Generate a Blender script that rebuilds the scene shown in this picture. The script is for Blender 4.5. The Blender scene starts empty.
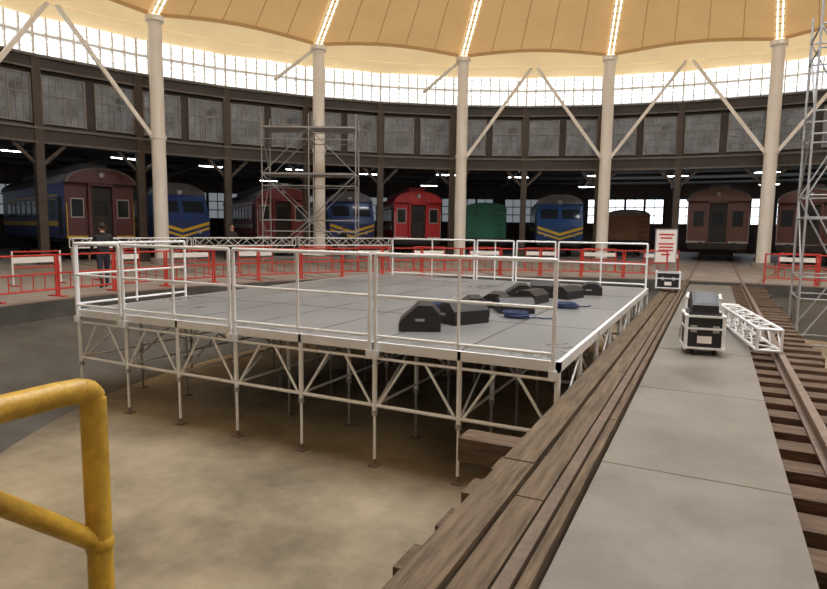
import bpy, math, random
from mathutils import Matrix, Vector
random.seed(7)
S=bpy.context.scene
rad=math.radians
CEN=Vector((0,9.64,0))
# ------------------------------------------------------------ materials
MATS={}
def mat(name,col,rough=.6,metal=0,var=0,scale=4,emit=0,ecol=None,bump=0,spec=None,stretch=None,dark=None,pos=(.32,.68),rvar=0):
    if name in MATS: return MATS[name]
    m=bpy.data.materials.new(name); m.use_nodes=True
    nt=m.node_tree; N=nt.nodes; L=nt.links
    b=N['Principled BSDF']
    b.inputs['Base Color'].default_value=(*col,1)
    b.inputs['Roughness'].default_value=rough
    b.inputs['Metallic'].default_value=metal
    if spec is not None: b.inputs['Specular IOR Level'].default_value=spec
    if emit:
        b.inputs['Emission Color'].default_value=(*(ecol or col),1)
        b.inputs['Emission Strength'].default_value=emit
    if var:
        tc=N.new('ShaderNodeTexCoord'); mp=N.new('ShaderNodeMapping')
        L.new(tc.outputs['Object'],mp.inputs['Vector'])
        if stretch: mp.inputs['Scale'].default_value=stretch
        n=N.new('ShaderNodeTexNoise'); n.inputs['Scale'].default_value=scale; n.inputs['Detail'].default_value=7
        n.inputs['Roughness'].default_value=.65
        L.new(mp.outputs[0],n.inputs['Vector'])
        cr=N.new('ShaderNodeValToRGB')
        d=dark or tuple(c*(1-var) for c in col)
        cr.color_ramp.elements[0].position=pos[0]; cr.color_ramp.elements[1].position=pos[1]
        cr.color_ramp.elements[0].color=(*d,1)
        cr.color_ramp.elements[1].color=(*[min(1,c*(1+var*.4)) for c in col],1)
        L.new(n.outputs['Fac'],cr.inputs['Fac']); L.new(cr.outputs['Color'],b.inputs['Base Color'])
        if emit: L.new(cr.outputs['Color'],b.inputs['Emission Color'])
        if rvar:
            mr=N.new('ShaderNodeMapRange'); mr.inputs[3].default_value=rough-rvar; mr.inputs[4].default_value=rough+rvar
            L.new(n.outputs['Fac'],mr.inputs[0]); L.new(mr.outputs[0],b.inputs['Roughness'])
        if bump:
            bp=N.new('ShaderNodeBump'); bp.inputs['Strength'].default_value=bump; bp.inputs['Distance'].default_value=.02
            n2=N.new('ShaderNodeTexNoise'); n2.inputs['Scale'].default_value=scale*6; n2.inputs['Detail'].default_value=4
            L.new(mp.outputs[0],n2.inputs['Vector']); L.new(n2.outputs['Fac'],bp.inputs['Height'])
            L.new(bp.outputs['Normal'],b.inputs['Normal'])
    MATS[name]=m; return m
alu=mat('aluminium',(.90,.93,.97),.35,.05,.06,3)
galv=mat('galvanised_steel',(.40,.41,.43),.5,.2,.2,5)
seamd=mat('deck_seam',(.10,.10,.11),.6)
white=mat('white_painted_steel',(.90,.89,.86),.5,0,.06,1)
dirt=mat('pit_dirt',(.33,.275,.185),.8,0,.35,.42,bump=.5,dark=(.15,.125,.085),pos=(.36,.60))
pitc=mat('pit_concrete',(.095,.09,.08),.8,0,.4,1.2,bump=.3)
ringc=mat('ring_concrete',(.36,.33,.31),.65,0,.3,.8,bump=.2)
ply=mat('walkway_plywood',(.20,.188,.165),.45,0,.3,1.1,bump=.15,pos=(.3,.6),rvar=.12)
deckm=mat('stage_deck_board',(.235,.24,.245),.30,0,.22,.7,rvar=.1)
wood=mat('weathered_timber',(.165,.12,.078),.85,0,.6,5,bump=.6,stretch=(5,.35,5))
wood2=mat('sleeper_timber',(.15,.10,.068),.9,0,.6,3,bump=.6,stretch=(.6,5,5))
rust=mat('rail_steel',(.25,.19,.155),.5,.2,.3,8)
rustd=mat('old_rail_steel',(.15,.11,.08),.6,.1,.4,8)
redp=mat('red_paint',(.62,.05,.035),.5,0,.15,4)
redg=mat('red_girder_paint',(.38,.05,.035),.6,0,.4,3)
yellow=mat('yellow_paint',(.66,.42,.045),.45,0,.35,9,bump=.15,dark=(.38,.23,.03))
black=mat('black_plastic',(.018,.018,.020),.5,0)
grille=mat('speaker_grille',(.05,.05,.055),.45,.3,.3,60)
dsteel=mat('dark_steel',(.06,.055,.052),.6,.1,.3,2)
dsteel2=mat('brown_steel',(.075,.06,.05),.6,0,.3,2)
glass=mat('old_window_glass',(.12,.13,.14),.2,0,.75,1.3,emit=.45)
muntin=mat('window_muntin',(.24,.235,.225),.5)
edgeb=mat('beam_flange',(.14,.13,.12),.5)
tan=mat('dome_fabric',(.53,.335,.145),.8,0,.08,.5,emit=.60)  # emission stands in for daylight through the fabric; soffit and seam likewise
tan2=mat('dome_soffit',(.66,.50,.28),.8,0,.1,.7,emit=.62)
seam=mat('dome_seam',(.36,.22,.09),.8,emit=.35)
glow=mat('clerestory_glazing',(.86,.92,.97),.4,0,.10,.35,emit=1.7)
lightdisc=mat('added_overhead_glow',(.9,.92,.95),.4,emit=8.5,ecol=(.94,.97,1.0))  # glow of an unseen disc added overhead as the main light
led=mat('rib_light',(1,.98,.9),.4,emit=3,ecol=(1,.93,.78))
tube=mat('fluorescent_tube',(1,1,1),.4,emit=24,ecol=(.9,.95,1))
bwin=mat('daylight_window',(.8,.85,.9),.3,emit=2.2,ecol=(.85,.93,1))
hallr=mat('hall_roof',(.07,.062,.055),.8,0,.3,1)
rearw=mat('rear_wall_plaster',(.16,.13,.11),.8,0,.3,1)
# ------------------------------------------------------------ mesh builder
class MB:
    def __init__(s): s.v=[];s.f=[];s.m=[];s.sm=[];s.mats=[];s.M=Matrix.Identity(4)
    def mi(s,m):
        if m not in s.mats: s.mats.append(m)
        return s.mats.index(m)
    def add(s,vs,fs,m,smooth=False,M=None):
        T=s.M if M is None else s.M@M
        o=len(s.v); s.v+=[tuple(T@Vector(v)) for v in vs]
        k=s.mi(m)
        for f in fs: s.f.append([o+i for i in f]); s.m.append(k); s.sm.append(smooth)
    def box(s,x0,x1,y0,y1,z0,z1,m,M=None):
        vs=[(x,y,z) for x in(x0,x1) for y in(y0,y1) for z in(z0,z1)]
        s.add(vs,[(0,1,3,2),(4,6,7,5),(0,4,5,1),(2,3,7,6),(0,2,6,4),(1,5,7,3)],m,False,M)
    def frame(s,p,q):
        p=Vector(p);q=Vector(q);d=(q-p);L=d.length;d.normalize()
        u=Vector((0,0,1)) if abs(d.z)<.95 else Vector((0,1,0))
        a=d.cross(u).normalized();b=a.cross(d).normalized()
        return p,q,a,b
    def beam(s,p,q,w,h,m):
        p,q,a,b=s.frame(p,q)
        vs=[]
        for c in(p,q):
            for sa,sb in((-1,-1),(1,-1),(1,1),(-1,1)): vs.append(c+a*sa*w/2+b*sb*h/2)
        s.add(vs,[(0,1,2,3),(7,6,5,4),(0,4,5,1),(1,5,6,2),(2,6,7,3),(3,7,4,0)],m)
    def cyl(s,p,q,r,m,n=8,r2=None):
        p,q,a,b=s.frame(p,q); r2=r if r2 is None else r2
        vs=[];
        for c,R in((p,r),(q,r2)):
            for i in range(n):
                t=2*math.pi*i/n; vs.append(c+a*math.cos(t)*R+b*math.sin(t)*R)
        s.add(vs,[(i,(i+1)%n,n+(i+1)%n,n+i) for i in range(n)],m,True)
        s.add(vs,[tuple(range(n))[::-1],tuple(range(n,2*n))],m)
    def path(s,pts,r,m,n=8):
        for a,b in zip(pts[:-1],pts[1:]): s.cyl(a,b,r,m,n)
        for a in pts[1:-1]: s.ball(a,(r,r,r),m,n,5)
    def ball(s,c,r,m,n=12,k=8,M=None):
        vs=[];fs=[]
        for j in range(k+1):
            t=math.pi*j/k
            for i in range(n):
                a=2*math.pi*i/n
                vs.append((c[0]+r[0]*math.sin(t)*math.cos(a),c[1]+r[1]*math.sin(t)*math.sin(a),c[2]+r[2]*math.cos(t)))
        for j in range(k):
            for i in range(n): fs.append((j*n+i,(j+1)*n+i,(j+1)*n+(i+1)%n,j*n+(i+1)%n))
        s.add(vs,fs,m,True,M)
    def prism(s,prof,y0,y1,m,axis='y',M=None,smooth=False):
        n=len(prof)
        if axis=='y': vs=[(a,y0,b) for a,b in prof]+[(a,y1,b) for a,b in prof]
        else: vs=[(y0,a,b) for a,b in prof]+[(y1,a,b) for a,b in prof]
        s.add(vs,[(i,(i+1)%n,n+(i+1)%n,n+i) for i in range(n)],m,smooth,M)
        s.add(vs,[tuple(range(n))[::-1],tuple(range(n,2*n))],m,False,M)
    def obj(s,name,parent=None,M=None):
        me=bpy.data.meshes.new(name); me.from_pydata(s.v,[],s.f)
        for m in s.mats: me.materials.append(m)
        me.polygons.foreach_set('material_index',s.m); me.polygons.foreach_set('use_smooth',s.sm)
        me.update()
        o=bpy.data.objects.new(name,me); S.collection.objects.link(o)
        if M is not None: o.matrix_world=M
        if parent: o.parent=parent
        return o
def empty(name,M=None):
    e=bpy.data.objects.new(name,None); S.collection.objects.link(e); e.empty_display_size=.2
    if M is not None: e.matrix_world=M
    return e
def ring(psi,rho,z=0):
    a=rad(psi)
    return Matrix.Translation(CEN+Vector((math.sin(a)*rho,math.cos(a)*rho,z)))@Matrix.Rotation(-a,4,'Z')
def P(psi,rho,z):
    a=rad(psi); return (CEN.x+math.sin(a)*rho,CEN.y+math.cos(a)*rho,z)
def annulus(b,prof,m,n=120,smooth=True):
    vs=[];fs=[];k=len(prof)
    for i in range(n):
        for r,z in prof: vs.append(P(360*i/n,r,z))
    for i in range(n):
        j=(i+1)%n
        for q in range(k-1): fs.append((i*k+q,j*k+q,j*k+q+1,i*k+q+1))
    b.add(vs,fs,m,smooth)
# ------------------------------------------------------------ floor / pit
PZ=-1.15; RP=13.3
def pit_z(x,y):
    r=math.hypot(x-CEN.x,y-CEN.y)
    return PZ if r<9.6 else PZ+(r-9.6)/(RP-9.6)*.75
b=MB(); annulus(b,[(RP,0),(20,0),(30,0),(46.5,0)],ringc)
for psi in [-72+9*i for i in range(12)]:
    M=ring(psi,0)
    for x in(-.84,.84): b.box(x-.035,x+.035,RP+.3,45,0,.015,rust,M)
annulus(b,[(RP,-.02),(RP,.012),(RP+.3,.012)],rust)
b.obj('floor')
b=MB(); annulus(b,[(RP,0),(RP,-.4)],pitc,smooth=False); annulus(b,[(RP,-.4),(9.6,PZ)],pitc)
annulus(b,[(9.6,PZ),(6,PZ),(3,PZ),(.01,PZ)],dirt)
b.obj('floor_pit')
# ------------------------------------------------------------ turntable bridge
bre=empty('turntable_bridge')
b=MB(); Y0,Y1=-3.4,22.8
y=Y0+.15
while y<Y1-.2:
    l=-1.39-(random.random()*.16 if y<5.7 else 0); r=1.34+random.random()*.12
    if abs(y-4.6)<.25: l=-1.95
    if abs(y-1.1)<.25: l=-1.82
    b.box(l,r,y-.13,y+.13,-.28,-.06-random.random()*.015,wood2); y+=.5
for x in(-.95,.95):
    b.box(x-.17,x+.17,Y0,Y1,-.32,-.281,redg); b.box(x-.02,x+.02,Y0,Y1,-.84,-.32,redg); b.box(x-.17,x+.17,Y0,Y1,-.88,-.84,redg)
    y=Y0
    while y<Y1: b.box(x-.15,x+.15,y,y+.03,-.84,-.32,redg); y+=1.5
y=Y0+.9
while y<Y1: b.beam((-.95,y,-.6),(.95,y,-.6),.1,.3,redg); y+=3
for x in(-.87,.81):
    R_=rust if x>0 else rustd
    b.box(x-.07,x+.07,Y0,Y1,-.06,-.04,R_); b.box(x-.012,x+.012,Y0,Y1,-.04,.04,R_); b.box(x-.036,x+.036,Y0,Y1,.035,.075,R_)
y=Y0+.4
while y<Y1: 
    if random.random()<.6: b.box(.60,.70,y-.08,y+.08,-.28,-.16,redg)
    if random.random()<.7: b.box(1.02,1.14,y-.1,y+.1,-.28,-.12,redg)
    y+=.5
b.box(-.35,.35,CEN.y-.35,CEN.y+.35,PZ,-.88,dsteel)
b.obj('girders_and_sleepers',bre)
b=MB(); y=Y0
while y<Y1:
    ln=random.uniform(3.2,4.2); e=min(y+ln,Y1)
    h=random.uniform(0,.012)
    b.box(-1.375,-1.15,y,e-.015,-.06,.03+h,wood)
    y=e
y=Y0-.8
while y<Y1:
    e=min(y+3.9,Y1); b.box(-1.13,-.955,max(y,Y0),e-.015,-.06,.01,wood); y=e
y=Y0
while y<Y1:
    e=min(y+4.4,Y1); b.box(-.825,-.765,y,e-.02,-.06,.045,wood); y=e
b.obj('timber_planking',bre)
b=MB(); y=-2.85
while y<20:
    b.box(-.74,.46,y,y+2.43,-.058,.0+random.uniform(0,.004),ply); y+=2.44
b.obj('walkway_panels',bre)
# ------------------------------------------------------------ stage
SX0,SX1,SY0,SY1=-8.98,-1.44,6.03,14.97
NX,NY=7,8; dx=(SX1-SX0)/NX; dy=(SY1-SY0)/NY; DZ=.37; LB=-.40
st=empty('portable_stage')
b=MB()
for i in range(NX):
    for j in range(NY//2):
        b.box(SX0+i*dx+.016,SX0+(i+1)*dx-.016,SY0+j*2*dy+.016,SY0+(j+1)*2*dy-.016,DZ-.03,DZ,deckm)
for i in range(NX+1):
    ed=i in(0,NX)
    b.box(SX0+i*dx-.02 if i else SX0-.03,SX0+i*dx+.02 if i<NX else SX1+.03,SY0-.03,SY1+.03,DZ-.11,DZ-(.002 if ed else .006),alu if ed else seamd)
for j in range(NY//2+1):
    ed=j in(0,NY//2)
    b.box(SX0-.03,SX1+.03,SY0+j*2*dy-.03,SY0+j*2*dy+.03,DZ-.11,DZ-(.001 if ed else .007),alu if ed else seamd)
b.obj('deck',st)
b=MB()
for i in range(NX+1):
    for j in range(NY+1):
        x=SX0+i*dx;y=SY0+j*dy;g=pit_z(x,y)
        b.cyl((x,y,DZ-.1),(x,y,LB-.08),.032,alu,8)
        b.cyl((x,y,LB-.08),(x,y,g+.02),.02,alu if j==0 else galv,6)
        b.cyl((x,y,LB-.12),(x,y,LB-.06),.04,galv,8)
        b.box(x-.06,x+.06,y-.06,y+.06,g,g+.02,rust)
        if j==0: b.cyl((x,y,g+.02),(x,y,g+.09),.028,rust,6)
for j in range(NY+1):
    y=SY0+j*dy
    if j%2 and j!=0: continue
    for i in range(NX):
        xa=SX0+i*dx;xb=xa+dx
        b.cyl((xa,y,LB),(xb,y,LB),.023,alu,6)
        b.cyl((xa,y,DZ-.2),(xb,y,DZ-.2),.018,alu,6)
        b.cyl((xa+.06,y,LB+.02),(xa+.42,y,DZ-.2),.017,alu,6)
        b.cyl((xb-.06,y,LB+.02),(xb-.42,y,DZ-.2),.017,alu,6)
for i in range(NX+1):
    x=SX0+i*dx
    for j in range(NY):
        ya=SY0+j*dy;yb=ya+dy
        b.cyl((x,ya,LB),(x,yb,LB),.018,alu,6)
        if j%2==0:b.cyl((x,ya+.05,LB),(x,yb-.05,DZ-.15),.014,alu,6)
        else:b.cyl((x,ya+.05,DZ-.15),(x,yb-.05,LB),.014,alu,6)
b.obj('understructure',st)
def railpanel(b,p,q,mid=True):
    p=Vector(p);q=Vector(q);u=(q-p).normalized(); up=Vector((0,0,1))
    p=p+u*.04;q=q-u*.04
    H=1.03
    for c in(p,q): b.cyl(c-up*.16,c+up*H,.023,alu,8)
    for h in(H,.55,.08): b.cyl(p+up*h,q+up*h,.023 if h==H else .018,alu,8)
    if mid:
        c=(p+q)/2; b.cyl(c+up*.02,c+up*H,.018,alu,8)
    for c in(p,q): 
        b.beam(c-up*.14-u*.035,c-up*.14+u*.035,.07,.10,alu)
b=MB(); z=DZ
fx=[0,1,3,5,7]
for a,c in zip(fx[:-1],fx[1:]):
    railpanel(b,(SX0+a*dx,SY0-.06,z),(SX0+c*dx,SY0-.06,z),c-a>1)
for a,c in ((1,3),(3,4),(4,5),(5,7)): railpanel(b,(SX0+a*dx-.4*(a==1),SY1+.06,z),(SX0+c*dx,SY1+.06,z),a!=4)
railpanel(b,(SX0-.06,SY0,z),(SX0-.06,SY0+dy*2,z)) 
b.obj('guard_railing',st)
# ------------------------------------------------------------ monitors
def wedge_mesh(b,w=.6,M=None):
    prof=[(-.27,0),(.27,0),(.27,.12),(.02,.40),(-.15,.40),(-.27,.25)]
    b.prism(prof,-w/2,w/2,black,'y',M)
    n=Vector((.28,0,.25)).normalized()*.006
    p=[(.265,.135),(.03,.39)]
    vs=[(p[0][0]+n.x,-w/2+.04,p[0][1]+n.z),(p[1][0]+n.x,-w/2+.04,p[1][1]+n.z),(p[1][0]+n.x,w/2-.04,p[1][1]+n.z),(p[0][0]+n.x,w/2-.04,p[0][1]+n.z)]
    b.add(vs,[(0,3,2,1)],grille,False,M)
    b.box(-.06,.06,w/2,w/2+.006,.16,.20,galv,M)
    b.box(-.06,.06,-w/2-.006,-w/2,.16,.20,galv,M)
for (x,y,a,w,s) in [(-3.55,7.15,205,.58,.85),(-3.3,7.95,150,.62,.75),(-3.45,8.75,205,.6,.7),(-2.95,9.4,120,.56,.6),(-3.5,9.9,190,.6,.6),(-3.1,10.8,170,.6,.6),(-3.55,11.7,200,.6,.6),(-2.7,11.9,160,.6,.6),(-2.4,12.9,190,.6,.6),(-3.3,12.8,100,.6,.6)]:
    b=MB(); wedge_mesh(b,w); b.obj('stage_monitor_speaker',None,Matrix.Translation((x,y,DZ+.001))@Matrix.Rotation(rad(a),4,'Z')@Matrix.Diagonal((1,1,s,1)))
bluec=mat('blue_cable',(.04,.07,.18),.5)
for (x,y,a) in((-2.72,8.75,0),(-2.3,10.3,40),(-4.15,9.2,80)):
    b=MB()
    for k in range(5):
        r=.14+.012*(k%3); pts=[(math.cos(t)*r*1.2+.02*math.sin(k),math.sin(t)*r,.014+.018*k) for t in [2*math.pi*i/18 for i in range(19)]]
        b.path(pts,.011,bluec,6)
    b.path([(.16,0,.014),(.3,.1,.014),(.42,.05,.014),(.55,.15,.014)],.011,bluec,6)
    b.obj('coiled_cable',None,Matrix.Translation((x,y,DZ+.001))@Matrix.Rotation(rad(a),4,'Z'))
# ------------------------------------------------------------ flight cases
def flightcase(M,w=.54,d=.5,h=.46,lid=True):
    b=MB(); z0=.10
    b.box(-w/2,w/2,-d/2,d/2,z0,z0+h,black)
    e=.022
    for x in(-w/2,w/2):
        for y in(-d/2,d/2): b.box(x-e,x+e,y-e,y+e,z0,z0+h,alu)
    for z in(z0,z0+h*.62,z0+h):
        for x in(-w/2,w/2): b.box(x-e*.8,x+e*.8,-d/2,d/2,z-.014,z+.014,alu)
        for y in(-d/2,d/2): b.box(-w/2,w/2,y-e*.8,y+e*.8,z-.014,z+.014,alu)
    for x in(-w/2,w/2):
        for y in(-d/2,d/2):
            for z in(z0,z0+h): b.ball((x,y,z),(.034,.034,.034),alu,8,6)
    for x in(-.14,.14): b.box(x-.04,x+.04,-d/2-.012,-d/2,z0+h*.5,z0+h*.72,galv)
    b.box(-.09,.09,-d/2-.008,-d/2,z0+.07,z0+.17,white)
    for x in(-w/2+.09,w/2-.09):
        for y in(-d/2+.09,d/2-.09):
            b.box(x-.035,x+.035,y-.035,y+.035,.075,z0,galv); b.cyl((x-.018,y,.04),(x+.018,y,.04),.04,black,12)
    if lid:
        b.box(-w/2+.03,w/2-.03,-d/2+.03,d/2-.03,z0+h,z0+h+.05,grille)
        prof=[(-.2,0),(.22,0),(.22,.24),(.05,.27),(-.2,.10)]
        b.prism(prof,-w/2+.07,w/2-.07,black,'x',Matrix.Translation((0,0,z0+h+.05)))
        b.add([(-w/2+.12,-.17,z0+h+.175),(w/2-.12,-.17,z0+h+.175),(w/2-.12,.03,z0+h+.318),(-w/2+.12,.03,z0+h+.318)],[(0,1,2,3)],grille)
    return b.obj('flight_case',None,M)
flightcase(Matrix.Translation((-.17,9.3,.005))@Matrix.Rotation(rad(8),4,'Z'),.47,.48,.44)
b=MB(); wedge_mesh(b,.5); b.obj('stage_monitor_speaker',None,Matrix.Translation((-.22,10.35,.005))@Matrix.Rotation(rad(100),4,'Z'))
flightcase(Matrix.Translation((-.2,11.3,.005)),.5,.6,.5,False)
flightcase(Matrix.Translation((-1.2,18.2,.043))@Matrix.Rotation(rad(5),4,'Z'),.6,.5,.42,False)
# ------------------------------------------------------------ trusses
def truss(b,p,q,w=.29,m=alu,seg=.3,r=.02):
    p=Vector(p);q=Vector(q);d=(q-p);L=d.length;d.normalize()
    a=d.cross(Vector((0,0,1))).normalized();u=a.cross(d).normalized()
    cs=[(-w/2,0),(w/2,0),(w/2,w),(-w/2,w)]
    n=max(2,int(L/seg)); 
    pt=lambda k,i:p+d*(L*i/n)+a*cs[k][0]+u*cs[k][1]
    for k in range(4):
        b.cyl(pt(k,0),pt(k,n),r,m,8)
        for e in(0,n): b.cyl(pt(k,e),pt((k+1)%4,e),r*.8,m,6)
        for i in range(n):
            kk=(k+1)%4
            if i%2==0: b.cyl(pt(k,i),pt(kk,i+1),r*.5,m,5)
            else: b.cyl(pt(kk,i),pt(k,i+1),r*.5,m,5)
b=MB(); truss(b,(.66,9.35,.102),(.22,12.9,.03),.29,alu,.3,.024); b.obj('aluminium_truss')
b=MB()
for k in range(3):
    p=P(-82+k*13,18.5,.95); q=P(-82+(k+1)*13-.6,18.5,.95); truss(b,p,q,.3,alu,.35)
    for c in(p,q): b.cyl((c[0],c[1],0),(c[0],c[1],.96),.03,galv,8); b.box(c[0]-.25,c[0]+.25,c[1]-.25,c[1]+.25,0,.02,galv)
b.obj('truss_barrier')
# ------------------------------------------------------------ red barriers
b=MB(); 
n=0; psi=-118
while psi<118:
    if abs(psi+3.1)>6.2:
        M=ring(psi+3.1,13.9); w=.72
        b.M=M
        for x in(-w,w): b.cyl((x,0,0),(x,0,1.0),.028,redp,6); b.box(x-.03,x+.03,-.25,.25,0,.03,redp)
        for z in(.98,.55,.18): b.cyl((-w,0,z),(w,0,z),.024,redp,6)
        for i in range(1,5): 
            x=-w+2*w*i/5; b.cyl((x,0,.18),(x,0,.55),.013,redp,5)
        b.M=Matrix.Identity(4)
    psi+=6.2; n+=1
psi=-90
while psi<60:
    if abs(psi+2.2)>5:
        b.M=ring(psi+2.2,17.0); w=.65
        for x in(-w,w): b.cyl((x,0,0),(x,0,.95),.026,redp if int(psi)%2 else white,6); b.box(x-.03,x+.03,-.22,.22,0,.03,redp)
        for z in(.93,.5): b.cyl((-w,0,z),(w,0,z),.022,redp,6)
        b.box(-w,w,-.012,.012,.62,.78,white)
        b.M=Matrix.Identity(4)
    psi+=8.1
b.obj('red_safety_barrier')
b=MB(); 
b.box(-.36,.36,-.02,.02,.55,1.75,white)
for x in(-.37,.37): b.box(x-.02,x+.02,-.03,.03,.0,1.78,galv); b.box(x-.03,x+.03,-.3,.3,0,.03,galv)
b.box(-.38,.38,-.03,.03,1.75,1.79,galv)
for z,w in((1.55,.26),(1.42,.2),(1.2,.27),(1.08,.24),(.96,.26),(.8,.15)): b.box(-w,w,-.026,-.02,z,z+.06,redp)
b.obj('notice_board',None,ring(-6.6,14.9)@Matrix.Rotation(rad(-4),4,'Z'))
# ------------------------------------------------------------ scaffolding towers
def scaffold(b,nx,ny,nz,wx,wy,hz,m=galv,planks=True,z0=.0):
    for i in range(nx+1):
        for j in range(ny+1):
            b.cyl((i*wx,j*wy,z0),(i*wx,j*wy,z0+nz*hz+.6),.027,m,7); b.box(i*wx-.09,i*wx+.09,j*wy-.09,j*wy+.09,z0,z0+.015,m)
    for k in range(nz+1):
        z=z0+.3+k*hz if k==0 else z0+k*hz
        for zz in ((z,) if k==0 else (z,z-.5)):
            for i in range(nx+1):
                b.cyl((i*wx,0,zz),(i*wx,ny*wy,zz),.022,m,6)
            for j in range(ny+1): b.cyl((0,j*wy,zz),(nx*wx,j*wy,zz),.022,m,6)
    for k in range(nz):
        za=z0+k*hz+(.3 if k==0 else 0); zb=z0+(k+1)*hz
        for i in range(nx):
            s=(i+k)%2
            for j in(0,ny): b.cyl(((i+s)*wx,j*wy,za),((i+1-s)*wx,j*wy,zb),.02,m,6)
        for i in(0,nx): b.cyl((i*wx,0,za if k%2 else zb),(i*wx,ny*wy,zb if k%2 else za),.02,m,6)
    if planks:
        for k in(nz-1,nz): b.box(0,nx*wx,0.05,ny*wy-.05,z0+k*hz+.03,z0+k*hz+.07,galv)
b=MB(); scaffold(b,2,1,3,2.05,1.6,2.0)
b.obj('scaffold_tower',None,Matrix.Translation((-18.0,20.9,0))@Matrix.Rotation(rad(27),4,'Z'))
b=MB(); scaffold(b,3,1,4,.95,1.6,1.85,planks=False)
b.obj('scaffold_tower',None,Matrix.Translation((1.72,16.2,PZ)))
# ------------------------------------------------------------ yellow handrail
b=MB(); X=-1.67; r=.036
b.cyl((X,1.10,-.06),(X,1.10,1.20),r,yellow,16)
b.path([(X,1.10,1.20),(X,1.085,1.222),(X,1.06,1.232),(X,1.0,1.235),(X,-1.2,1.235)],r,yellow,16)
b.cyl((X,-1.2,-.06),(X,-1.2,1.235),r,yellow,16); b.ball((X,-1.2,1.235),(r,r,r),yellow,12,8)
b.cyl((X,1.10,.76),(X,.56,1.235),r*.8,yellow,14); b.cyl((X,-1.2,.74),(X,-.66,1.235),r*.8,yellow,14)
for y in(1.10,-1.2): b.cyl((X,y,-.06),(X,y,-.045),.07,yellow,16)
b.ball((X,1.10,.76),(r*1.15,r*1.15,r*1.2),yellow,12,8)
b.obj('yellow_handrail')
# ------------------------------------------------------------ columns, struts
ZT=10.45
CPS=[-13.1+18*i for i in range(-9,11)]
ce=empty('column_ring')
b=MB()
for p in CPS:
    c=P(p,24,0)
    b.cyl(c,(c[0],c[1],ZT+.1),.31,white,20,.28)
    b.cyl(c,(c[0],c[1],.25),.5,ringc,20)
    b.cyl((c[0],c[1],5.42),(c[0],c[1],5.58),.34,white,20)
    b.cyl((c[0],c[1],ZT-.1),(c[0],c[1],ZT+.12),.38,white,20)
b.obj('columns',ce)
b=MB()
for i,p in enumerate(CPS):
    q=p+9
    if -68<p<-40:
        b.beam(P(p+17.4,24,ZT-.1),P(p+13.5,25.2,9.0),.12,.12,white); continue
    b.beam(P(p+.6,24,5.5),P(q-.4,24.4,ZT-.25),.16,.16,white)
    b.beam(P(p+17.4,24,5.5),P(q+.4,24.4,ZT-.25),.16,.16,white)
b.obj('diagonal_braces',ce)
# ------------------------------------------------------------ dome (ceiling)
def zp(r):
    t=[(6,15.9),(12,14.55),(18,12.85),(24.2,10.75)]
    for (a,za),(c,zc) in zip(t[:-1],t[1:]):
        if r<=c: return za+(zc-za)*(r-a)/(c-a)
    return t[-1][1]
b=MB()
rs=[6,9,12,15,18,20,22,24.2]; K=10
for p in CPS:
    vs=[];fs=[]
    for i in range(K+1):
        for r_ in rs:
            bulge=.35*math.sin(math.pi*i/K)*(r_/24)
            vs.append(P(p+18*i/K,r_,zp(r_)+bulge))
    n=len(rs)
    for i in range(K):
        for j in range(n-1): fs.append((i*n+j,i*n+j+1,(i+1)*n+j+1,(i+1)*n+j))
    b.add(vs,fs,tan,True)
    bl=lambda r_,i:.35*math.sin(math.pi*i/K)*(r_/24)-.02
    for i in(2,4,6,8):
        for j in range(n-1):
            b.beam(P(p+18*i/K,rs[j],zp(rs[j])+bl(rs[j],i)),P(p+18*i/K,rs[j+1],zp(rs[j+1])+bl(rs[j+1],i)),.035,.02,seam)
    for i in range(K):
        f=lambda i:zp(24.2)+.35*math.sin(math.pi*i/K)*(24.2/24)
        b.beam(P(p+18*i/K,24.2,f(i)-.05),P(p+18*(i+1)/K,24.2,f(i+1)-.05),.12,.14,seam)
b.obj('ceiling')
b=MB()
for p in CPS:
    for a,c in((6,12),(12,18),(18,24.2)):
        pa=Vector(P(p,a,zp(a)-.12));pc=Vector(P(p,c,zp(c)-.12))
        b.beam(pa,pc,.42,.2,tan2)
        t=Vector((math.cos(rad(p)),-math.sin(rad(p)),0))
        for s in(-.10,.10): b.beam(pa+t*s-Vector((0,0,.11)),pc+t*s-Vector((0,0,.11)),.045,.03,led)
        d=(pc-pa); k=int(d.length/.5)
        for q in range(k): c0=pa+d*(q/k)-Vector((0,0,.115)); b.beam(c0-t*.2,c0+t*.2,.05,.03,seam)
b.obj('ceiling_rib_lights')
b=MB(); annulus(b,[(.01,15.95),(3,15.95),(6.2,15.9)],lightdisc,60);  # added light disc with radial bars, above the view
for p in range(0,360,18): b.beam(P(p,.2,15.85),P(p,6.1,15.85),.12,.12,white)
b.obj('ceiling_added_light')
b=MB()
for i in range(120): b.cyl(P(3*i,24.4,ZT-.25),P(3*(i+1),24.4,ZT-.25),.07,tan2,6)
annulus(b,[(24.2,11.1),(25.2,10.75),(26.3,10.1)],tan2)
b.obj('trim_soffit_ring')
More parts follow.
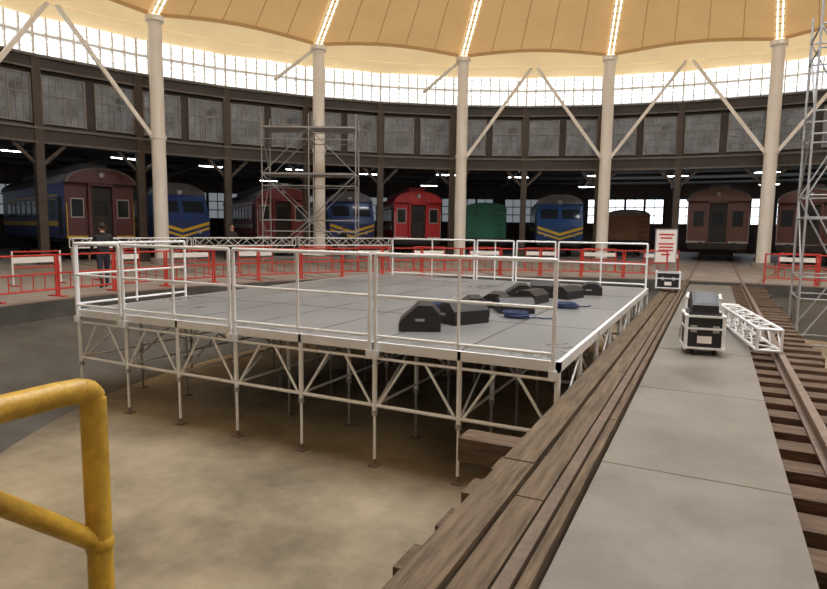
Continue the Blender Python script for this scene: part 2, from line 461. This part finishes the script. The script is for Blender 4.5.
# ------------------------------------------------------------ facade ring
W=26*math.sin(rad(4.5))+.02
b=MB()
b.box(-W,W,-.18,.18,5.0,5.62,dsteel); b.box(-W,W,-.28,-.18,5.56,5.66,edgeb); b.box(-W,W,-.25,-.18,5.0,5.08,edgeb)
b.box(-W,W,-.18,.18,7.95,8.5,dsteel); b.box(-W,W,-.30,-.18,8.42,8.52,edgeb); b.box(-W,W,-.24,-.18,7.95,8.02,edgeb)
b.box(-W-.16,-W+.16,-.26,.2,0,8.5,dsteel2); b.box(-W-.24,-W+.24,-.32,.24,0,.4,dsteel2); 
b.box(-W,W,.08,.16,5.62,7.95,dsteel)
for c in(-1.02,1.02):
    w=.8
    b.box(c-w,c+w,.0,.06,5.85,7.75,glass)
    for x in(c-w,c+w): b.box(x-.04,x+.04,-.06,.05,5.8,7.8,muntin)
    for z in(5.85,7.0,7.75): b.box(c-w,c+w,-.05,.05,z-.035,z+.035,muntin)
    for z in(6.23,6.61,7.38): b.box(c-w,c+w,-.03,.03,z-.018,z+.018,muntin)
    for i in(1,2,3,4,5): x=c-w+2*w*i/6; k=.03 if i==3 else .016; b.box(x-k,x+k,-.03,.03,5.85,7.75,muntin)
b.beam((-W,0,4.0),(-W+1.0,0,5.0),.12,.14,dsteel2); b.beam((W,0,4.0),(W-1.0,0,5.0),.12,.14,dsteel2)
fac=b.obj('wall_facade_src')
b=MB()
b.box(-W,W,.2,.24,8.5,10.15,glow)
for i in range(9): x=-W+2*W*i/8; b.box(x-.03,x+.03,-.02,.2,8.5,10.1,white)
for i in range(7): 
    z=8.62+i*.22; b.box(-W,W,.08,.2,z,z+.02,white)
b.box(-W,W,-.04,.2,9.35,9.43,white)
lou=b.obj('window_louvre_src')
fe=empty('wall_ring'); le=empty('window_clerestory')
for i in range(40):
    M=ring(9*i,26)
    for src,e,nm in((fac,fe,'facade_bay'),(lou,le,'louvre_bay')):
        if i==0: src.name=nm; src.matrix_world=M; src.parent=e
        else:
            o=bpy.data.objects.new(nm,src.data); S.collection.objects.link(o); o.matrix_world=M; o.parent=e
b=MB(); annulus(b,[(26.1,5.5),(30,5.9),(38,6.1),(46.3,5.6)],hallr)
for i in range(40):
    a=4.5+9*i
    b.beam(P(a,26.3,5.3),P(a,46,5.4),.2,.3,dsteel)
for r_ in(30,35,40):
    for i in range(40): b.beam(P(9*i-4.5,r_,5.5),P(9*i+4.5,r_,5.5),.14,.22,dsteel)
b.obj('ceiling_hall')
W2=46*math.sin(rad(4.5))+.05
def rear(bright):
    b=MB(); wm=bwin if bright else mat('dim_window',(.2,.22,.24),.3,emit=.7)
    b.box(-W2,W2,0,.2,0,2.3,rearw); b.box(-W2,W2,0,.2,4.4,5.7,rearw)
    b.box(-W2,-W2+.5,0,.2,2.3,4.4,rearw); b.box(W2-.5,W2,0,.2,2.3,4.4,rearw)
    b.box(-W2+.5,W2-.5,.1,.14,2.3,4.4,wm)
    w=W2-.5
    for i in range(9): x=-w+2*w*i/8; k=.1 if i%2==0 else .03; b.box(x-k,x+k,.0,.1,2.3,4.4,dsteel)
    for z in(2.3,3.0,3.7,4.4): b.box(-w,w,.03,.1,z-.04,z+.04,dsteel)
    return b.obj('bay')
re_=empty('wall_rear'); A=rear(True);B=rear(False)
for o,nm in((A,'rear_bay_bright'),(B,'rear_bay_dim')): o.name=nm
used={}
for i in range(40):
    a=9*i if 9*i<=180 else 9*i-360
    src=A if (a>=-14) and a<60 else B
    if src.name not in used: used[src.name]=1; o=src
    else: o=bpy.data.objects.new(src.name,src.data); S.collection.objects.link(o)
    o.matrix_world=ring(a,46); o.parent=re_
b=MB()
for i in range(40):
    a=4.5+9*i
    for r_ in((29.5,) if i%2 else (28.5,38)):
        c=ring(a,r_,4.95); b.M=c
        b.box(-.6,.6,-.04,.04,-.03,0,tube); b.box(-.65,.65,-.09,.09,0,.05,galv)
        for x in(-.5,.5): b.cyl((x,0,.05),(x,0,.65),.01,galv,4)
b.M=Matrix.Identity(4); b.obj('fluorescent_lamps')
# ------------------------------------------------------------ trains
tin=mat('train_glass',(.03,.035,.04),.12)
roofm=mat('train_roof',(.20,.19,.19),.6,0,.2,2)
under=mat('train_underframe',(.035,.03,.028),.7)
ltrim=mat('train_trim_silver',(.5,.5,.5),.4,.2)
def coach(name,psi,rho,body,stripe=None,length=13,kind='coach',end=None,w=1.45,roof=None,h=0):
    e=empty(name,ring(psi,rho))
    bm=mat('train_'+name+'_%d'%int(psi*10),body,.38,0,.18,1.5)
    sm=mat('stripe_%d'%int(psi*10),stripe,.4) if stripe else ltrim
    em=mat('end_%d'%int(psi*10),end,.45,0,.2,2) if end else bm
    rm=mat('roof_%d'%int(psi*10),roof,.6,0,.2,2) if roof else roofm
    b=MB(); L=length; Z=1.05; E=3.25+h
    b.box(-w,w,0,L,Z,E,bm)
    arc=[(w*1.03*math.cos(t),E+.72*math.sin(t)) for t in [math.pi*i/14 for i in range(15)]]
    if kind=='boxcar': arc=[(w*1.03*math.cos(t),E+.35*math.sin(t)) for t in [math.pi*i/10 for i in range(11)]]
    b.prism(arc,-.35 if kind=='coach' else 0,L+.2,rm,'y',smooth=False)
    if kind=='coach':
        b.box(-.5,.5,.5,L-.5,E+.6,E+.95,rm)
        b.prism([(x*.93,E+(z-E)*.9) for x,z in arc],-.36,-.35,em,'y')
    b.obj('body',e)
    b=MB()
    if kind=='coach':
        b.box(-w,w,-.02,.0,Z,E,em)
        b.box(-.48,.48,-.06,-.02,Z+.05,E-.15,under); 
        b.box(-.3,.3,-.075,-.06,Z+1.05,Z+1.75,tin)
        for x in(-.52,.52): b.box(x-.06,x+.06,-.28,-.0,Z,E-.05,em)
        b.box(-.58,.58,-.28,0,E-.12,E+.02,em)
        for x in(-1.0,1.0): b.box(x-.24,x+.24,-.05,-.01,Z+1.0,Z+1.8,tin); b.box(x-.28,x+.28,-.035,-.01,Z+.95,Z+1.85,ltrim if stripe else under)
        for x in(-w+.04,w-.04): b.cyl((x,-.1,Z),(x,-.1,Z+1.6),.02,sm,6)
        b.ball((0,-.38,E+.38),(.13,.10,.13),ltrim,10,6)
        b.box(-w,w,-.03,0,Z,Z+.12,sm)
    elif kind=='diesel':
        prof=[(0,Z),(-.9,Z),(-1.0,Z+.9),(-.75,Z+1.25),(-.25,E-.05),(0,E+.1)]
        b.prism(prof,-w*.97,w*.97,em,'x')
        for s in(-1,1):
            x0=s*.12;x1=s*1.2
            def F(z): t=(z-(Z+1.25))/(E-.05-(Z+1.25)); return -.75+.5*t-.02
            za,zb=Z+1.35,E-.25
            b.add([(x0,F(za),za),(x1,F(za),za),(x1,F(zb),zb),(x0,F(zb),zb)],[(0,1,2,3) if s>0 else (3,2,1,0)],tin)
            def G(z): t=(z-Z)/.9; return -.9-.1*t-.015
            for hi,lo,tk in((.88,.28,.17),(.58,.02,.12)):
                pts=[(s*1.38,Z+hi),(s*1.38,Z+hi-tk),(0,Z+lo),(0,Z+lo+tk)]
                b.add([(p[0],G(p[1]),p[1]) for p in pts],[(0,1,2,3)],sm)
            b.ball((s*.85,-1.0,Z+.3),(.11,.06,.11),ltrim,10,6)
        b.ball((0,-.28,E+.2),(.17,.15,.15),ltrim,10,6)
    else:
        b.box(-w,w,-.02,0,Z,E,em)
        for x in(-w+.05,-.5,.5,w-.05): b.box(x-.05,x+.05,-.09,-.02,Z,E,bm)
        b.beam((-w+.05,-.06,Z+.1),(-.5,-.06,E-.1),.08,.06,bm); b.beam((w-.05,-.06,Z+.1),(.5,-.06,E-.1),.08,.06,bm)
        for i in range(6): b.cyl((.7,-.14,Z+.2+i*.35),(1.1,-.14,Z+.2+i*.35),.02,under,5)
    y0=-.05 if kind!='diesel' else -.8
    b.box(-w*.95,w*.95,y0-.08,y0+.3,.72,Z+.02,under)
    for x in(-.85,.85): b.cyl((x,y0-.08,.9),(x,y0-.45,.9),.07,under,8); b.cyl((x,y0-.45,.9),(x,y0-.52,.9),.22,under,14)
    b.box(-.12,.12,y0-.4,y0,.78,1.0,under)
    b.obj('end_face',e)
    b=MB()
    for s in(-1,1):
        X=s*(w+.012)
        if kind!='boxcar':
            n=int((L-2.4)/1.25)
            for i in range(n):
                y=1.7+i*1.25; b.box(min(X,X-s*.02),max(X,X-s*.02),y,y+.8,2.05,2.85,tin)
                b.box(min(X,X-s*.01)-.004,max(X,X-s*.01)+.004,y-.05,y+.85,2.85,2.9,sm)
            b.box(min(X,X-s*.02),max(X,X-s*.02),.5,1.2,1.15,2.95,under)
            b.box(min(X,X-s*.02),max(X,X-s*.02),1.3,L,1.6,1.85,sm)
            b.box(min(X,X-s*.02),max(X,X-s*.02),1.3,L,3.0,3.1,sm)
        else:
            for i in range(int(L/1.1)): b.box(min(X,X+s*.05),max(X,X+s*.05),i*1.1,i*1.1+.08,Z,E,bm)
    b.box(-w*.9,w*.9,0,L,.85,1.05,under)
    for c in(1.9,L-1.9):
        b.box(-1.05,1.05,c-1.2,c+1.2,.5,.72,under)
        b.box(-.3,.3,c-.3,c+.3,.7,.88,under)
        for y in(c-.8,c+.8):
            for x in(-.84,.84): b.cyl((x-.06,y,.475),(x+.06,y,.475),.46,under,20)
            b.cyl((-.84,y,.475),(.84,y,.475),.08,under,8)
    b.obj('running_gear',e)
    return e
coach('passenger_coach',-70.3,27.8,(.05,.09,.30),(.75,.52,.08),14,end=(.13,.045,.05),w=1.5,h=.35)
coach('diesel_locomotive',-62,29.5,(.03,.06,.20),(.85,.55,.04),12,'diesel')
coach('passenger_coach',-51.2,28.5,(.30,.05,.07),(.65,.6,.55),14,end=(.24,.035,.045))
coach('diesel_locomotive',-42.4,31,(.03,.06,.20),(.85,.55,.04),12,'diesel')
coach('passenger_coach',-34.8,29,(.60,.025,.035),(.7,.6,.5),14,roof=(.45,.03,.04))
coach('freight_wagon',-25.7,32.5,(.03,.24,.16),None,9,'boxcar',w=1.35,h=-.1,roof=(.04,.25,.17))
coach('diesel_locomotive',-17.3,30.5,(.03,.09,.26),(.8,.55,.05),12,'diesel')
coach('freight_wagon',-9.2,34,(.30,.12,.05),None,9,'boxcar',w=1.35,h=-.45)
coach('passenger_coach',0,29,(.17,.06,.05),None,14,end=(.17,.075,.06),h=.2,w=1.6)
coach('passenger_coach',8.8,27.5,(.2,.06,.05),None,14,end=(.14,.05,.04))
# ------------------------------------------------------------ people
skin=mat('skin',(.5,.29,.2),.5); hair=mat('hair',(.02,.014,.01),.6); shoe=mat('shoe_leather',(.02,.02,.02),.5)
eye=mat('eye_dark',(.02,.02,.02),.3); lip=mat('lips',(.4,.15,.12),.5)
def person(x,y,head,shirt,trs,stride=.15,bend=0):
    A=mat('jacket_%d'%int(x*10),shirt,.8,0,.15,20); T=mat('trousers_%d'%int(x*10),trs,.8,0,.15,20)
    V=[];R=[];E=[]
    def v(p,r): V.append(p);R.append(r);return len(V)-1
    pel=v((0,0,.95),(.15,.11)); sp=v((0,.0,1.13),(.135,.1)); ch=v((0,.0,1.33),(.165,.115)); nb=v((0,-.01,1.45),(.075,.07)); nt=v((0,.015,1.54),(.052,.055))
    E+=[(pel,sp),(sp,ch),(ch,nb),(nb,nt)]
    for s in(-1,1):
        st_=stride*s
        h=v((.1*s,0,.86),(.09,.095)); k=v((.105*s,st_*.6+.03,.49),(.06,.065)); a=v((.105*s,st_-.02,.10),(.042,.045)); t=v((.115*s,st_+.14,.045),(.045,.035))
        E+=[(pel,h),(h,k),(k,a),(a,t)]
        sh=v((.185*s,-.01,1.39),(.062,.062)); el=v((.25*s,-st_*.5-.03,1.12),(.045,.045)); wr=v((.265*s,-st_+.09,.89),(.028,.032)); pm=v((.265*s,-st_+.12,.82),(.018,.038))
        E+=[(ch,sh),(sh,el),(el,wr),(wr,pm)]
    me=bpy.data.meshes.new('t'); me.from_pydata(V,E,[]); o=bpy.data.objects.new('t',me); S.collection.objects.link(o)
    md=o.modifiers.new('s','SKIN'); md.use_smooth_shade=True
    sv=me.skin_vertices[0].data
    for i,r in enumerate(R): sv[i].radius=r; sv[i].use_root=(i==0)
    o.modifiers.new('u','SUBSURF').levels=2
    dg=bpy.context.evaluated_depsgraph_get(); dg.update()
    nm=bpy.data.meshes.new_from_object(o.evaluated_get(dg)); bpy.data.objects.remove(o)
    nm.materials.clear()
    for m in(A,T,skin,shoe): nm.materials.append(m)
    for p in nm.polygons:
        c=p.center; p.use_smooth=True
        if abs(c.x)>.2 and c.z<.9: k=2
        elif c.z>1.49: k=2
        elif c.z<.11: k=3
        elif c.z<.93 and abs(c.x)<.23: k=1
        else: k=0
        p.material_index=k
    M=Matrix.Translation((x,y,0))@Matrix.Rotation(rad(head),4,'Z')
    e=empty('person',M)
    bo=bpy.data.objects.new('body',nm); S.collection.objects.link(bo); bo.parent=e
    b=MB()
    b.ball((0,.02,1.625),(.076,.096,.115),skin,16,12); b.ball((0,.045,1.57),(.05,.06,.05),skin,12,8)
    b.ball((0,.118,1.61),(.013,.02,.022),skin,8,6)
    for s in(-1,1):
        b.ball((.077*s,.01,1.615),(.012,.022,.032),skin,8,6); b.ball((.03*s,.105,1.635),(.012,.01,.007),eye,8,6)
        b.box(.03*s-.017,.03*s+.017,.104,.112,1.652,1.657,hair)
    b.box(-.022,.022,.10,.112,1.563,1.571,lip)
    b.ball((0,-.005,1.655),(.084,.098,.098),hair,16,10)
    b.obj('head',e)
    b=MB()
    for s in(-1,1):
        w=Vector((.265*s,-stride*s+.12,.82))
        for i,(oy,l) in enumerate(((.03,.075),(.01,.085),(-.01,.08),(-.03,.062))):
            p0=w+Vector((0,oy,-.0)); p1=p0+Vector((-.004*s,0,-.035-l*.35)); p2=p1+Vector((-.012*s,0,-l*.35)); p3=p2+Vector((-.018*s,0,-l*.25))
            b.cyl(p0,p1,.009,skin,6);b.ball(p1,(.009,)*3,skin,6,4);b.cyl(p1,p2,.0085,skin,6);b.ball(p2,(.0085,)*3,skin,6,4);b.cyl(p2,p3,.008,skin,6,.006)
        p0=w+Vector((0,.03,.03)); p1=p0+Vector((-.01*s,.03,-.03)); p2=p1+Vector((-.01*s,.01,-.03))
        b.cyl(p0,p1,.011,skin,6);b.ball(p1,(.011,)*3,skin,6,4);b.cyl(p1,p2,.01,skin,6,.008)
    b.obj('fingers',e)
person(-14.6,10.6,70,(.02,.022,.03),(.025,.03,.05),.16)
person(-18.2,19.2,-120,(.03,.03,.035),(.03,.03,.04),.1)
person(-16.0,24.3,160,(.02,.02,.02),(.03,.035,.05),.05)
# ------------------------------------------------------------ world
w=bpy.data.worlds.new('World'); S.world=w; w.use_nodes=True
bg=w.node_tree.nodes['Background']; bg.inputs[0].default_value=(.75,.85,1,1); bg.inputs[1].default_value=1
cam=bpy.data.cameras.new('camera'); co=bpy.data.objects.new('camera',cam); S.collection.objects.link(co)
cam.lens=36*600/827; cam.sensor_width=36; cam.clip_start=.05; cam.clip_end=300
co.matrix_world=Matrix.Translation((-.09,0,1.7))@Matrix.Rotation(rad(26.5),4,'Z')@Matrix.Rotation(rad(90-6.3),4,'X')@Matrix.Rotation(rad(.7),4,'Z')
S.camera=co
S.view_settings.view_transform='Standard'
S.view_settings.exposure=.25
